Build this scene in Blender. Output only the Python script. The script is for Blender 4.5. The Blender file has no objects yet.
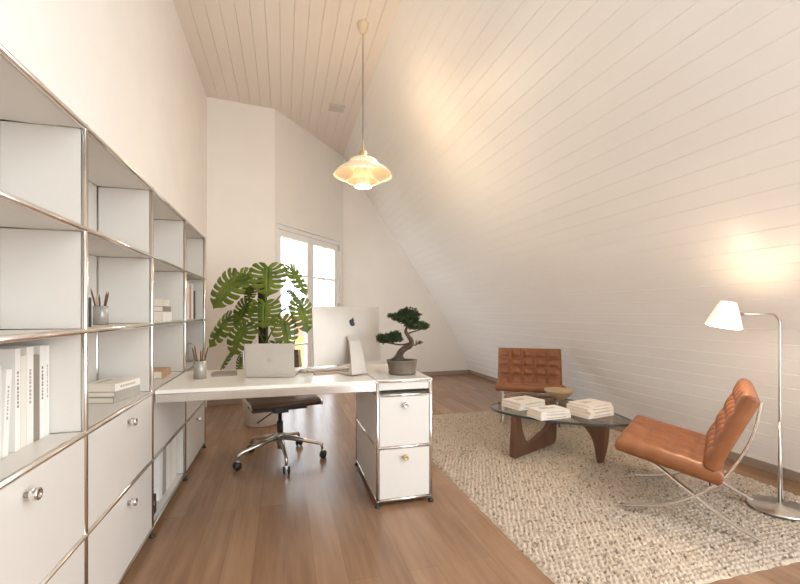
import bpy, math, random
from mathutils import Vector, Matrix, Euler
R = random.Random(7)
S = bpy.context.scene
COL = S.collection
PI = math.pi
# ------------------------------------------------------------------ camera
H, F_PX, HOR = 1.16, 415.0, 312.0
YAW = math.atan(116 / 415)
CY, SY = math.cos(YAW), math.sin(YAW)
cam = bpy.data.cameras.new('camera')
cam.sensor_width = 36
cam.lens = F_PX / 800 * 36
cam.shift_y = (HOR - 292) / 800
cam.clip_start = 0.02
co = bpy.data.objects.new('camera', cam)
COL.objects.link(co)
co.location = (0, 0, H)
co.rotation_euler = (PI / 2, 0, -YAW)
S.camera = co

def ray(px, py):
    u, v = px - 400, HOR - py
    return Vector((u * CY + F_PX * SY, F_PX * CY - u * SY, v))
def onz(px, py, z=0.0):            # where a sight line meets a horizontal level
    d = ray(px, py); t = (z - H) / d.z
    return Vector((0, 0, H)) + d * t
def onx(px, X):                    # Y where a sight line meets the vertical plane X
    d = ray(px, HOR); return d.y * X / d.x
def atdepth(px, py, dep):
    return Vector((0, 0, H)) + ray(px, py) * (dep / F_PX)

# ------------------------------------------------------------------ materials
def mat(name, col, rough=0.5, metal=0.0, var=0.0, scale=8.0, bump=0.0, bscale=60.0, spec=0.5,
        emit=None, estr=0.0, stretch=None, col2=None, coat=0.0):
    m = bpy.data.materials.new(name); m.use_nodes = True
    nt = m.node_tree; b = nt.nodes['Principled BSDF']
    b.inputs['Base Color'].default_value = (*col, 1)
    b.inputs['Roughness'].default_value = rough
    b.inputs['Metallic'].default_value = metal
    b.inputs['Specular IOR Level'].default_value = spec
    b.inputs['Coat Weight'].default_value = coat
    tc = nt.nodes.new('ShaderNodeTexCoord'); mp = nt.nodes.new('ShaderNodeMapping')
    nt.links.new(tc.outputs['Object'], mp.inputs['Vector'])
    if stretch: mp.inputs['Scale'].default_value = stretch
    if var or col2:
        n = nt.nodes.new('ShaderNodeTexNoise'); n.inputs['Scale'].default_value = scale; n.inputs['Detail'].default_value = 4
        nt.links.new(mp.outputs['Vector'], n.inputs['Vector'])
        r = nt.nodes.new('ShaderNodeValToRGB')
        c1 = col2 or tuple(c * (1 - var) for c in col)
        c2 = col if col2 else tuple(min(1, c * (1 + var)) for c in col)
        r.color_ramp.elements[0].color = (*c1, 1); r.color_ramp.elements[0].position = .35
        r.color_ramp.elements[1].color = (*c2, 1); r.color_ramp.elements[1].position = .65
        nt.links.new(n.outputs['Fac'], r.inputs['Fac']); nt.links.new(r.outputs['Color'], b.inputs['Base Color'])
    if bump:
        n2 = nt.nodes.new('ShaderNodeTexNoise'); n2.inputs['Scale'].default_value = bscale; n2.inputs['Detail'].default_value = 3
        nt.links.new(mp.outputs['Vector'], n2.inputs['Vector'])
        bp = nt.nodes.new('ShaderNodeBump'); bp.inputs['Strength'].default_value = bump; bp.inputs['Distance'].default_value = .01
        nt.links.new(n2.outputs['Fac'], bp.inputs['Height']); nt.links.new(bp.outputs['Normal'], b.inputs['Normal'])
    if emit:
        b.inputs['Emission Color'].default_value = (*emit, 1); b.inputs['Emission Strength'].default_value = estr
    return m

WALL = (.86, .82, .765)
M = {}
M['wall'] = mat('plaster', WALL, .85, var=.012, scale=3, bump=.04, bscale=120)
M['boards'] = mat('painted_boards', (.885, .87, .845), .42, var=.02, scale=2.5, stretch=(1, .15, 1), bump=.05, bscale=40)
M['ceil'] = mat('ceiling_boards', (.83, .76, .69), .5, var=.02, scale=2.5, stretch=(1, .15, 1), bump=.05, bscale=40)
M['white_metal'] = mat('white_powder_coat', (.67, .625, .565), .35, var=.01, scale=4)
M['chrome'] = mat('chrome', (.80, .77, .73), .16, 1.0, var=.02, scale=6)
M['steel'] = mat('brushed_steel', (.66, .62, .57), .28, 1.0, var=.04, scale=30)
M['alu'] = mat('satin_aluminium', (.53, .48, .42), .5, .35, var=.02, scale=10)
M['rail'] = mat('polished_rail', (.60, .575, .54), .20, .9, var=.03, scale=8)
M['dark'] = mat('black_plastic', (.02, .018, .016), .5, var=.1)
M['skirt'] = mat('taupe_skirting', (.36, .285, .225), .5, var=.05, scale=10)
M['doorwhite'] = mat('white_joinery', (.88, .87, .85), .4, var=.01)
M['leather'] = mat('cognac_leather', (.265, .094, .030), .38, var=.13, scale=14, bump=.10, bscale=220, col2=(.21, .068, .02))
M['leather_side'] = mat('cognac_leather_strap', (.27, .09, .03), .5, var=.1, scale=14)
M['brown_leather'] = mat('dark_brown_leather', (.085, .05, .034), .42, var=.15, scale=14, bump=.1, bscale=150)
M['walnut'] = mat('walnut', (.16, .075, .04), .42, scale=9, stretch=(1, 1, .25), col2=(.10, .045, .024), bump=.05, bscale=60)
M['bowlwood'] = mat('turned_wood', (.50, .36, .22), .5, scale=12, stretch=(1, 1, 4), col2=(.40, .27, .16))
M['pot'] = mat('bonsai_pot', (.15, .115, .082), .55, var=.12, scale=20, bump=.08, bscale=80)
M['whitepot'] = mat('white_planter', (.78, .74, .68), .5, var=.02)
M['soil'] = mat('soil', (.035, .022, .014), .95, var=.3, scale=40, bump=.5, bscale=90)
M['bark'] = mat('bark', (.10, .065, .04), .85, scale=24, stretch=(1, 1, .4), col2=(.05, .03, .02), bump=.4, bscale=60)
M['mosspole'] = mat('coir_pole', (.085, .05, .028), .95, scale=45, col2=(.035, .02, .012), bump=.8, bscale=110)
M['paper'] = mat('paper_pages', (.78, .68, .55), .8, var=.06, scale=60, stretch=(.05, .05, 4))
M['cream'] = mat('cream_cover', (.76, .70, .61), .5, var=.02)
M['whitebook'] = mat('white_cover', (.80, .76, .70), .5, var=.02)
M['greybook'] = mat('grey_cover', (.36, .33, .29), .55, var=.05)
M['tanbook'] = mat('tan_cover', (.50, .31, .19), .55, var=.05)
M['taupebook'] = mat('taupe_cover', (.27, .22, .17), .6, var=.05)
M['navy'] = mat('navy_cover', (.018, .022, .035), .5, var=.1)
M['ink'] = mat('print_ink', (.20, .165, .13), .6, var=.05)
M['palink'] = mat('pale_print', (.42, .36, .29), .6, var=.05)
M['pencil'] = mat('pencil_wood', (.13, .055, .03), .5, var=.2, scale=25)
M['pencil_pale'] = mat('pale_pencil_wood', (.55, .33, .19), .5, var=.1, scale=25)
M['cup'] = mat('smoked_cup', (.40, .37, .32), .2, .2, var=.05)
M['stemgreen'] = mat('green_stem', (.10, .17, .035), .5, var=.15)
M['lampwhite'] = mat('cream_lacquer', (.85, .72, .50), .4, var=.01, emit=(1, .80, .54), estr=.12)
M['lampinner'] = mat('lit_inner_shade', (.9, .8, .6), .4, var=.01, emit=(1, .70, .34), estr=.20)
M['bulb'] = mat('lit_diffuser', (1, .95, .85), .5, emit=(1, .88, .66), estr=6.0, var=.01)
M['lampcap'] = mat('cream_canopy', (.72, .60, .42), .45, var=.02)
M['brass'] = mat('brass_hub', (.55, .42, .24), .4, .5, var=.05)
M['cable'] = mat('black_cable', (.008, .007, .006), .6, var=.1)
M['fabricshade'] = mat('pleated_fabric', (.88, .76, .58), .8, var=.02, emit=(1, .74, .42), estr=.62)
M['pine'] = mat('bonsai_needles', (.030, .046, .012), .7, var=.35, scale=40)
M['pine_light'] = mat('bonsai_sprig', (.06, .05, .025), .7, var=.35, scale=40)
M['ochre'] = mat('ochre_render', (.85, .58, .16), .8, var=.05, scale=1)
M['tile'] = mat('roof_tiles', (.35, .14, .08), .8, var=.1, scale=4)
M['ground'] = mat('far_paving', (.30, .28, .22), .9, var=.2, scale=.5)
M['vent'] = mat('grey_grille', (.66, .61, .56), .6, var=.03, scale=60)

def leaf_material():
    m = mat('monstera_leaf', (.23, .30, .040), .30, scale=7, col2=(.085, .15, .018), bump=.05, bscale=30)
    nt = m.node_tree; b = nt.nodes['Principled BSDF']; out = nt.nodes['Material Output']
    t = nt.nodes.new('ShaderNodeBsdfTranslucent'); t.inputs['Color'].default_value = (.34, .42, .03, 1)
    mx = nt.nodes.new('ShaderNodeMixShader'); mx.inputs['Fac'].default_value = .32
    nt.links.new(b.outputs[0], mx.inputs[1]); nt.links.new(t.outputs[0], mx.inputs[2]); nt.links.new(mx.outputs[0], out.inputs['Surface'])
    return m
M['leaf'] = leaf_material()

def glass_material(name, tint, ior=1.45):
    m = bpy.data.materials.new(name); m.use_nodes = True; nt = m.node_tree
    for n in list(nt.nodes):
        if n.type != 'OUTPUT_MATERIAL': nt.nodes.remove(n)
    out = [n for n in nt.nodes if n.type == 'OUTPUT_MATERIAL'][0]
    tr = nt.nodes.new('ShaderNodeBsdfTransparent'); tr.inputs['Color'].default_value = (*tint, 1)
    gl = nt.nodes.new('ShaderNodeBsdfGlossy'); gl.inputs['Roughness'].default_value = .02
    fr = nt.nodes.new('ShaderNodeFresnel'); fr.inputs['IOR'].default_value = ior
    mx = nt.nodes.new('ShaderNodeMixShader'); ge = nt.nodes.new('ShaderNodeNewGeometry')
    iv = nt.nodes.new('ShaderNodeMath'); iv.operation = 'SUBTRACT'; iv.inputs[0].default_value = 1; nt.links.new(ge.outputs['Backfacing'], iv.inputs[1])
    mu = nt.nodes.new('ShaderNodeMath'); mu.operation = 'MULTIPLY'; nt.links.new(fr.outputs[0], mu.inputs[0]); nt.links.new(iv.outputs[0], mu.inputs[1])
    nt.links.new(mu.outputs[0], mx.inputs[0]); nt.links.new(tr.outputs[0], mx.inputs[1]); nt.links.new(gl.outputs[0], mx.inputs[2])
    nt.links.new(mx.outputs[0], out.inputs['Surface'])
    return m
M['pane'] = glass_material('window_glass', (.97, .98, .98))
M['glass'] = glass_material('table_glass', (.90, .935, .92))
M['glassedge'] = mat('glass_edge', (.03, .045, .042), .12, var=.05)

def floor_material():
    m = bpy.data.materials.new('oak_strip_floor'); m.use_nodes = True; nt = m.node_tree; b = nt.nodes['Principled BSDF']
    N = nt.nodes.new; L = nt.links.new
    tc = N('ShaderNodeTexCoord'); mp = N('ShaderNodeMapping'); mp.inputs['Rotation'].default_value = (0, 0, PI / 2)
    L(tc.outputs['Object'], mp.inputs['Vector'])
    br = N('ShaderNodeTexBrick'); br.offset = .37; br.inputs['Scale'].default_value = 1
    br.inputs['Brick Width'].default_value = 1.3; br.inputs['Row Height'].default_value = .135
    br.inputs['Mortar Size'].default_value = .0012; br.inputs['Bias'].default_value = 0
    br.inputs['Color1'].default_value = (.0, .0, .0, 1); br.inputs['Color2'].default_value = (1, 1, 1, 1); br.inputs['Mortar'].default_value = (.5, .5, .5, 1)
    L(mp.outputs['Vector'], br.inputs['Vector'])
    mp2 = N('ShaderNodeMapping'); mp2.inputs['Scale'].default_value = (9, .7, 1); L(tc.outputs['Object'], mp2.inputs['Vector'])
    n = N('ShaderNodeTexNoise'); n.inputs['Scale'].default_value = 3; n.inputs['Detail'].default_value = 8; L(mp2.outputs['Vector'], n.inputs['Vector'])
    mixf = N('ShaderNodeMath'); mixf.operation = 'MULTIPLY_ADD'; mixf.inputs[1].default_value = .26
    L(br.outputs['Color'], mixf.inputs[0])
    sc = N('ShaderNodeMath'); sc.operation = 'MULTIPLY'; sc.inputs[1].default_value = .74; L(n.outputs['Fac'], sc.inputs[0]); L(sc.outputs[0], mixf.inputs[2])
    r = N('ShaderNodeValToRGB'); r.color_ramp.elements[0].position = .2; r.color_ramp.elements[1].position = .8
    r.color_ramp.elements[0].color = (.20, .105, .056, 1); r.color_ramp.elements[1].color = (.37, .215, .122, 1)
    L(mixf.outputs[0], r.inputs['Fac'])
    dk = N('ShaderNodeMixRGB'); dk.blend_type = 'MULTIPLY'; dk.inputs['Color2'].default_value = (.75, .7, .66, 1)
    L(br.outputs['Fac'], dk.inputs['Fac']); L(r.outputs['Color'], dk.inputs['Color1']); L(dk.outputs['Color'], b.inputs['Base Color'])
    b.inputs['Roughness'].default_value = .27; b.inputs['Specular IOR Level'].default_value = .5
    bp = N('ShaderNodeBump'); bp.inputs['Strength'].default_value = .08; bp.inputs['Distance'].default_value = .004
    L(n.outputs['Fac'], bp.inputs['Height']); L(bp.outputs['Normal'], b.inputs['Normal'])
    return m
M['floor'] = floor_material()

def rug_material():
    m = bpy.data.materials.new('woven_wool'); m.use_nodes = True; nt = m.node_tree; b = nt.nodes['Principled BSDF']
    N = nt.nodes.new; L = nt.links.new
    tc = N('ShaderNodeTexCoord')
    vo = N('ShaderNodeTexVoronoi'); vo.inputs['Scale'].default_value = 75; L(tc.outputs['Object'], vo.inputs['Vector'])
    sp = N('ShaderNodeSeparateColor'); L(vo.outputs['Color'], sp.inputs['Color'])
    r = N('ShaderNodeValToRGB'); e = r.color_ramp.elements
    e[0].position = 0; e[0].color = (.15, .11, .08, 1); e[1].position = 1; e[1].color = (.58, .48, .38, 1)
    a = e.new(.05); a.color = (.26, .20, .15, 1); a = e.new(.18); a.color = (.45, .36, .275, 1)
    L(sp.outputs[0], r.inputs['Fac'])
    n = N('ShaderNodeTexNoise'); n.inputs['Scale'].default_value = 260; L(tc.outputs['Object'], n.inputs['Vector'])
    bp = N('ShaderNodeBump'); bp.inputs['Strength'].default_value = .5; bp.inputs['Distance'].default_value = .004
    L(n.outputs['Fac'], bp.inputs['Height']); L(bp.outputs['Normal'], b.inputs['Normal'])
    L(r.outputs['Color'], b.inputs['Base Color']); b.inputs['Roughness'].default_value = .95; b.inputs['Specular IOR Level'].default_value = .1
    return m
M['rug'] = rug_material()

# ------------------------------------------------------------------ mesh builder
class MB:
    def __init__(s): s.v, s.f, s.sm = [], [], []
    def add(s, vs, fs, smooth=False):
        o = len(s.v); s.v += [Vector(p) for p in vs]
        s.f += [[o + i for i in f] for f in fs]; s.sm += [smooth] * len(fs); return s
    def box(s, a, b, mtx=None):
        (x0, y0, z0), (x1, y1, z1) = a, b
        vs = [Vector(p) for p in ((x0,y0,z0),(x1,y0,z0),(x1,y1,z0),(x0,y1,z0),(x0,y0,z1),(x1,y0,z1),(x1,y1,z1),(x0,y1,z1))]
        if mtx is not None: vs = [mtx @ p for p in vs]
        return s.add(vs, [(0,3,2,1),(4,5,6,7),(0,1,5,4),(1,2,6,5),(2,3,7,6),(3,0,4,7)])
    def tube(s, pts, rad, n=12, cap=True, smooth=True, flat=None, closed=False):
        pts = [Vector(p) for p in pts]; m = len(pts)
        rr = rad if isinstance(rad, (list, tuple)) else [rad] * m
        rings = []; prev = None
        for i, p in enumerate(pts):
            a = pts[max(i - 1, 0)]; b = pts[min(i + 1, m - 1)]
            t = (b - a).normalized()
            if prev is None:
                up = Vector((0, 0, 1)) if abs(t.z) < .95 else Vector((1, 0, 0))
                x = t.cross(up).normalized()
            else:
                x = (prev - t * prev.dot(t)).normalized()
            prev = x; y = t.cross(x)
            rings.append([p + (x * math.cos(k * 2 * PI / n) + y * math.sin(k * 2 * PI / n)) * rr[i] for k in range(n)])
        vs = [q for r in rings for q in r]; fs = []
        for i in range(m - 1):
            for k in range(n):
                fs.append((i*n+k, i*n+(k+1)%n, (i+1)*n+(k+1)%n, (i+1)*n+k))
        s.add(vs, fs, smooth)
        if cap:
            o = len(s.v) - len(vs)
            s.f.append([o + k for k in range(n)][::-1]); s.sm.append(False)
            s.f.append([o + (m-1)*n + k for k in range(n)]); s.sm.append(False)
        return s
    def lathe(s, prof, n=40, c=(0, 0, 0), mtx=None, smooth=True):
        vs, fs = [], []
        for r, z in prof:
            for k in range(n):
                a = k * 2 * PI / n
                p = Vector((r * math.cos(a), r * math.sin(a), z))
                if mtx is not None: p = mtx @ p
                vs.append(p + Vector(c))
        for i in range(len(prof) - 1):
            for k in range(n):
                fs.append((i*n+k, i*n+(k+1)%n, (i+1)*n+(k+1)%n, (i+1)*n+k))
        return s.add(vs, fs, smooth)
    def prism(s, poly, fn, t0, t1):
        """poly: 2D outline; fn(a,b,t)->world"""
        n = len(poly)
        vs = [fn(a, b, t0) for a, b in poly] + [fn(a, b, t1) for a, b in poly]
        fs = [tuple(range(n))[::-1], tuple(range(n, 2*n))] + [(i, (i+1)%n, n+(i+1)%n, n+i) for i in range(n)]
        return s.add(vs, fs)
    def build(s, name, material, parent=None, bevel=0.0, sub=0, fix=True):
        me = bpy.data.meshes.new(name); me.from_pydata([tuple(p) for p in s.v], [], s.f)
        for p, sm in zip(me.polygons, s.sm): p.use_smooth = sm
        if fix:
            import bmesh
            bm = bmesh.new(); bm.from_mesh(me); bmesh.ops.recalc_face_normals(bm, faces=bm.faces); bm.to_mesh(me); bm.free()
        me.materials.append(material); me.update()
        o = bpy.data.objects.new(name, me); COL.objects.link(o)
        if parent is not None: o.parent = parent
        if bevel:
            b = o.modifiers.new('bevel', 'BEVEL'); b.width = bevel; b.segments = 2; b.limit_method = 'ANGLE'
        if sub:
            q = o.modifiers.new('subsurf', 'SUBSURF'); q.levels = sub; q.render_levels = sub
        return o

def thing(name, label, cat, loc=(0, 0, 0), rz=0.0, group=None, rot=None):
    o = bpy.data.objects.new(name, None); COL.objects.link(o)
    o.empty_display_size = .1; o.location = loc; o.rotation_euler = rot or (0, 0, rz)
    return tag(o, label, cat, group)
def tag(o, label, cat, group=None):
    o['label'] = label; o['category'] = cat
    if group: o['group'] = group
    return o
def struct(o): o['kind'] = 'structure'; return o
def copy_tree(o, parent=None):
    c = o.copy(); COL.objects.link(c)
    if parent is not None: c.parent = parent
    for ch in list(o.children): copy_tree(ch, c)
    return c
def smooth_curve(pts, n=8):
    pts = [Vector(p) for p in pts]; out = []
    for i in range(len(pts) - 1):
        p0 = pts[max(i-1, 0)]; p1 = pts[i]; p2 = pts[i+1]; p3 = pts[min(i+2, len(pts)-1)]
        for k in range(n):
            t = k / n
            out.append(.5 * ((2*p1) + (p2-p0)*t + (2*p0-5*p1+4*p2-p3)*t*t + (3*p1-p0-3*p2+p3)*t**3))
    out.append(pts[-1]); return out
def smooth2(pts, n=6, closed=True):
    P = [Vector((a, b, 0)) for a, b in pts]; out = []; m = len(P)
    for i in range(m if closed else m - 1):
        g = (lambda k: P[k % m]) if closed else (lambda k: P[min(max(k, 0), m-1)])
        p0, p1, p2, p3 = g(i-1), g(i), g(i+1), g(i+2)
        for k in range(n):
            t = k / n
            q = .5 * ((2*p1) + (p2-p0)*t + (2*p0-5*p1+4*p2-p3)*t*t + (3*p1-p0-3*p2+p3)*t**3)
            out.append((q.x, q.y))
    if not closed: out.append((P[-1].x, P[-1].y))
    return out

# ------------------------------------------------------------------ room shell
XL, ZC = -.916, 3.815
XK, XB = .965, 3.39
BULGE = .13
def slope_x(z):
    s_ = min(1, max(0, z / ZC)); return XB + (XK - XB) * s_ + BULGE * 6.75 * s_ * (1 - s_)**2
YR = -1.6
YS0 = .65      # unseen gap added to let sky light in: the slope only starts here
A2, B2, C2 = Vector((-.115, 5.67, 0)), Vector((XK, 7.05, 0)), Vector((XB + .02, 7.2, 0))
struct(MB().box((XL - .12, YR, -.12), (XB + .15, 7.5, 0)).build('floor', M['floor']))
struct(MB().box((XL - .14, YR, -.05), (XL, 5.80, ZC + .1)).build('wall_left', M['wall']))
struct(MB().box((XL - .14, YR - .12, -.05), (XK + .1, YR, ZC + .1)).build('wall_back', M['wall']))  # unseen rear wall, closed to block direct frontal light
E2 = Vector((XL, 5.57, 0)); d1 = (A2 - E2).normalized(); n1 = Vector((-d1.y, d1.x, 0)); L1 = (A2 - E2).length
f1 = lambda s, z, t: E2 + d1 * s + Vector((0, 0, z)) + n1 * t
struct(MB().prism([(-.05, -.05), (L1, -.05), (L1, ZC + .1), (-.05, ZC + .1)], f1, 0, .13).build('wall_far_left', M['wall']))

def grooved(pts, w, gw=.0045, gd=.004):
    """polyline with V-grooves every w along it; returns 2D points (groove cut to the left normal)"""
    P = [Vector((x, z)) for x, z in pts]; cum = [0]
    for a, b in zip(P, P[1:]): cum.append(cum[-1] + (b - a).length)
    def at(d):
        for k in range(len(P) - 1):
            if d <= cum[k+1] or k == len(P) - 2:
                t = (d - cum[k]) / (cum[k+1] - cum[k]); u = (P[k+1] - P[k]).normalized()
                return P[k].lerp(P[k+1], t), Vector((u.y, -u.x))
    out = [pts[0]]; d = w
    while d < cum[-1] - w * .3:
        for off, dep in ((-gw/2, 0), (0, gd), (gw/2, 0)):
            p, nr = at(d + off); p = p + nr * dep; out.append((p.x, p.y))
        d += w
    out.append(pts[-1])
    return out
def extr_y(prof, outer, y0, y1):
    mb = MB(); n = len(prof)
    vs = [(x, y0, z) for x, z in prof] + [(x, y1, z) for x, z in prof]
    mb.add(vs, [(i, i+1, n+i+1, n+i) for i in range(n-1)])
    k = len(outer)
    vs = [(x, y0, z) for x, z in outer] + [(x, y1, z) for x, z in outer]
    mb.add(vs, [(i, i+1, k+i+1, k+i) for i in range(k-1)])
    return mb
sl = grooved([(slope_x(ZC * k / 24), ZC * k / 24) for k in range(25)], .108)
struct(extr_y(sl, [(XB+.02, -.05), (XB+.16, 0), (slope_x(1.2)+.14, 1.25), (XK+.05, ZC+.15)], YS0, 7.3).build('wall_right', M['boards'], fix=False))
cl = grooved([(XK, ZC), (XL, ZC)], .125, .0062, .007)
struct(extr_y(cl, [(XK+.05, ZC+.15), (XL-.1, ZC+.15)], YR, 7.3).build('ceiling', M['ceil'], fix=False))

# angled wall with the french window
d2 = (B2 - A2).normalized(); n2 = Vector((-d2.y, d2.x, 0)); L2 = (B2 - A2).length
DW0, DW1, DH = .035, L2 - .055, 2.335
f2 = lambda s, z, t: A2 + d2 * s + Vector((0, 0, z)) + n2 * t
wf = MB()
wf.prism([(0, DH), (L2, DH), (L2, ZC + .1), (0, ZC + .1)], f2, 0, .22)
wf.prism([(0, -.05), (DW0, -.05), (DW0, DH), (0, DH)], f2, 0, .22)
wf.prism([(DW1, -.05), (L2, -.05), (L2, DH), (DW1, DH)], f2, 0, .22)
struct(wf.build('wall_far', M['wall']))
d3 = (C2 - B2).normalized(); n3 = Vector((-d3.y, d3.x, 0))
f3 = lambda s, z, t: B2 + d3 * s + Vector((0, 0, z)) + n3 * t
sx = lambda X: (X - B2.x) / d3.x
wr = MB().prism([(0, -.05), (sx(XB + .05), -.05), (sx(XB+.03), 0), *[(sx(slope_x(z) + .05), z + .02) for z in (.4, .8, 1.2, 1.6, 2.2, 2.8, 3.3)], (sx(XK + .03), ZC + .06), (0, ZC + .06)], f3, 0, .12)
struct(wr.build('wall_far_right', M['wall']))
# skirting
struct(MB().prism([(0, 0), (sx(XB - .005), 0), (sx(XB - .03), .07), (0, .07)], f3, -.014, 0).build('baseboard_far', M['skirt']))
ux = (slope_x(.1) - XB) / .1
struct(MB().prism([(XB, 0), (XB + ux*.075, .075), (XB + ux*.075 - .016, .075), (XB - .016, 0)], lambda x, z, t: Vector((x, t, z)), YS0, 7.17).build('baseboard_right', M['skirt']))
struct(MB().prism([(0, 0), (L1, 0), (L1, .07), (0, .07)], f1, -.014, 0).build('baseboard_left', M['skirt']))
# french window
dr = MB(); fw = .062
dr.prism([(DW0, 0), (DW0 + fw, 0), (DW0 + fw, DH), (DW0, DH)], f2, .02, .16)
dr.prism([(DW1 - fw, 0), (DW1, 0), (DW1, DH), (DW1 - fw, DH)], f2, .02, .16)
dr.prism([(DW0 + fw, DH - fw), (DW1 - fw, DH - fw), (DW1 - fw, DH), (DW0 + fw, DH)], f2, .02, .16)
dr.prism([(DW0 + fw, 0), (DW1 - fw, 0), (DW1 - fw, .03), (DW0 + fw, .03)], f2, .02, .16)
door = struct(dr.build('window_1', M['doorwhite'], bevel=.004))
i0, i1 = DW0 + fw, DW1 - fw; mid = (i0 + i1) / 2
def rect(mb, s0, s1, z0, z1, t0, t1): return mb.prism([(s0, z0), (s1, z0), (s1, z1), (s0, z1)], f2, t0, t1)
for a, b in ((i0, mid), (mid, i1)):
    lf = MB(); st = .082; z0, z1 = .03, DH - fw
    rect(lf, a+.002, a + st, z0, z1, .04, .10); rect(lf, b - st, b-.002, z0, z1, .04, .10)
    rect(lf, a + st, b - st, z1 - .085, z1, .04, .10); rect(lf, a + st, b - st, z0, z0 + .16, .04, .10)
    leaf = lf.build('casement', M['doorwhite'], door, bevel=.004)
    mt = MB(); g0, g1 = a + st, b - st; gm = (g0 + g1) / 2; y0, y1 = z0 + .16, z1 - .085
    rect(mt, gm - .013, gm + .013, y0, y1, .05, .09)
    for k in (1, 2, 3): zz = y1 - k * .50; rect(mt, g0, g1, zz - .013, zz + .013, .052, .088)
    mt.build('muntin', M['doorwhite'], leaf)
    rect(MB(), g0, g1, y0, y1, .068, .073).build('pane', M['pane'], leaf)
hb = MB()
for zz in (2.18, 1.2, .25): rect(hb, i1 - .002, i1 + .022, zz, zz + .11, .006, .03)
hb.build('hinge', M['steel'], door)
hd = MB(); rect(hd, mid - .012, mid + .012, 1.02, 1.14, .03, .04)
hd.tube([f2(mid, 1.1, .03), f2(mid, 1.1, -.01), f2(mid + .10, 1.1, -.012)], .008)
hd.build('handle', M['steel'], door)

# ------------------------------------------------------------------ outside the window
nh = thing('neighbour_house', 'ochre rendered house with tiled roof seen through the window', 'house', (2.0, 17, -6))
MB().box((-7, 0, 0), (7, 8, 6.2)).build('wall', M['ochre'], nh)
MB().prism([(-.5, 6.2), (8.5, 6.2), (4, 7.0)], lambda y, z, t: Vector((t, y, z)), -7.4, 7.4).build('roof', M['tile'], nh)
struct(MB().box((-40, 8, -6.1), (40, 60, -6)).build('ground', M['ground']))

# ------------------------------------------------------------------ modular wall shelf
XF, XBK = -.657, -.902
YS = [.915, 1.66, 2.405, 3.15, 3.87]
ZS = [.044, .394, .744, 1.094, 1.444, 1.794]
TR = .0095
shelf = thing('modular_shelf', 'long white modular shelf of chrome tubes and metal panels along left wall', 'shelf', (0, 0, 0))
for y in YS:
    for x in (XF, XBK):
        mb = MB().tube([(x, y, ZS[0]), (x, y, ZS[-1])], TR, 12)
        for z in ZS: mb.lathe([(0, -.0125), (.009, -.009), (.0125, 0), (.009, .009), (0, .0125)], 10, (x, y, z))
        mb.build('upright', M['chrome'], shelf)
        MB().lathe([(0, 0), (.017, 0), (.017, .010), (.007, .014), (.007, .036), (0, .036)], 16, (x, y, 0)).build('foot', M['dark'], shelf)
for z in ZS:
    for x in (XF, XBK): MB().tube([(x, YS[0], z), (x, YS[-1], z)], TR, 12).build('rail', M['chrome'], shelf)
    for y in YS: MB().tube([(XBK, y, z), (XF, y, z)], TR, 10).build('crossbar', M['chrome'], shelf)
for i in range(4):
    y0, y1 = YS[i] + .010, YS[i+1] - .010
    for z in ZS: MB().box((XBK + .009, y0, z - .007), (XF - .009, y1, z + .007)).build('shelf_panel', M['white_metal'], shelf)
    for r in range(5): MB().box((XBK - .004, y0, ZS[r] + .010), (XBK + .004, y1, ZS[r+1] - .010)).build('back_panel', M['white_metal'], shelf)
for y in YS:
    for r in range(5): MB().box((XBK + .010, y - .005, ZS[r] + .010), (XF - .010, y + .005, ZS[r+1] - .010)).build('side_panel', M['white_metal'], shelf)
def knob_mesh():
    mb = MB().lathe([(0, -.002), (.007, -.002), (.007, .014), (.0155, .015), (.0165, .018), (.0165, .032), (.015, .034), (.009, .034), (.008, .031), (0, .031)], 20)
    return mb
def knob(parent, loc, axis, m=None):
    mb = knob_mesh()
    q = Vector((0, 0, 1)).rotation_difference(Vector(axis)).to_matrix()
    mb.v = [q @ p + Vector(loc) for p in mb.v]
    return mb.build('knob', m or M['chrome'], parent)
for i, r, kn in ((0, 1, 1), (0, 0, 1), (1, 1, 1), (1, 0, 1), (2, 1, 0), (3, 1, 0), (3, 0, 1)):
    y0, y1 = YS[i] + .012, YS[i+1] - .012
    dd = MB().box((XF - .012, y0, ZS[r] + .011), (XF + .004, y1, ZS[r+1] - .011)).build('door', M['white_metal'], shelf, bevel=.002)
    if kn: knob(dd, (XF + .004, (y0 + y1) / 2 + (.02 if i < 3 else 0), ZS[r+1] - .062), (1, 0, 0))

# ------------------------------------------------------------------ desk + pedestal
DZ = .755
PX0, PX1, PY0, PY1 = .535, .868, 2.405, 3.13
desk = thing('desk', 'long white desk with polished metal edge reaching from shelf to pedestal', 'desk', (0, 0, 0))
MB().box((XF + .0145, 2.402, DZ - .020), (PX0 - .012, 3.13, DZ)).build('tabletop', mat('desk_top_white', (.82, .77, .69), .22, var=.01, scale=3), desk, bevel=.003)
MB().box((XF + .0145, 2.402, DZ - .066), (PX0 - .012, 2.420, DZ - .020)).build('front_rail', M['rail'], desk, bevel=.003)
MB().box((XF + .0145, 3.112, DZ - .066), (PX0 - .012, 3.13, DZ - .020)).build('rear_rail', M['rail'], desk, bevel=.003)
MB().box((XF + .03, 2.42, DZ - .030), (PX0 - .03, 3.112, DZ - .0205)).build('underside_panel', M['white_metal'], desk)

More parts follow.
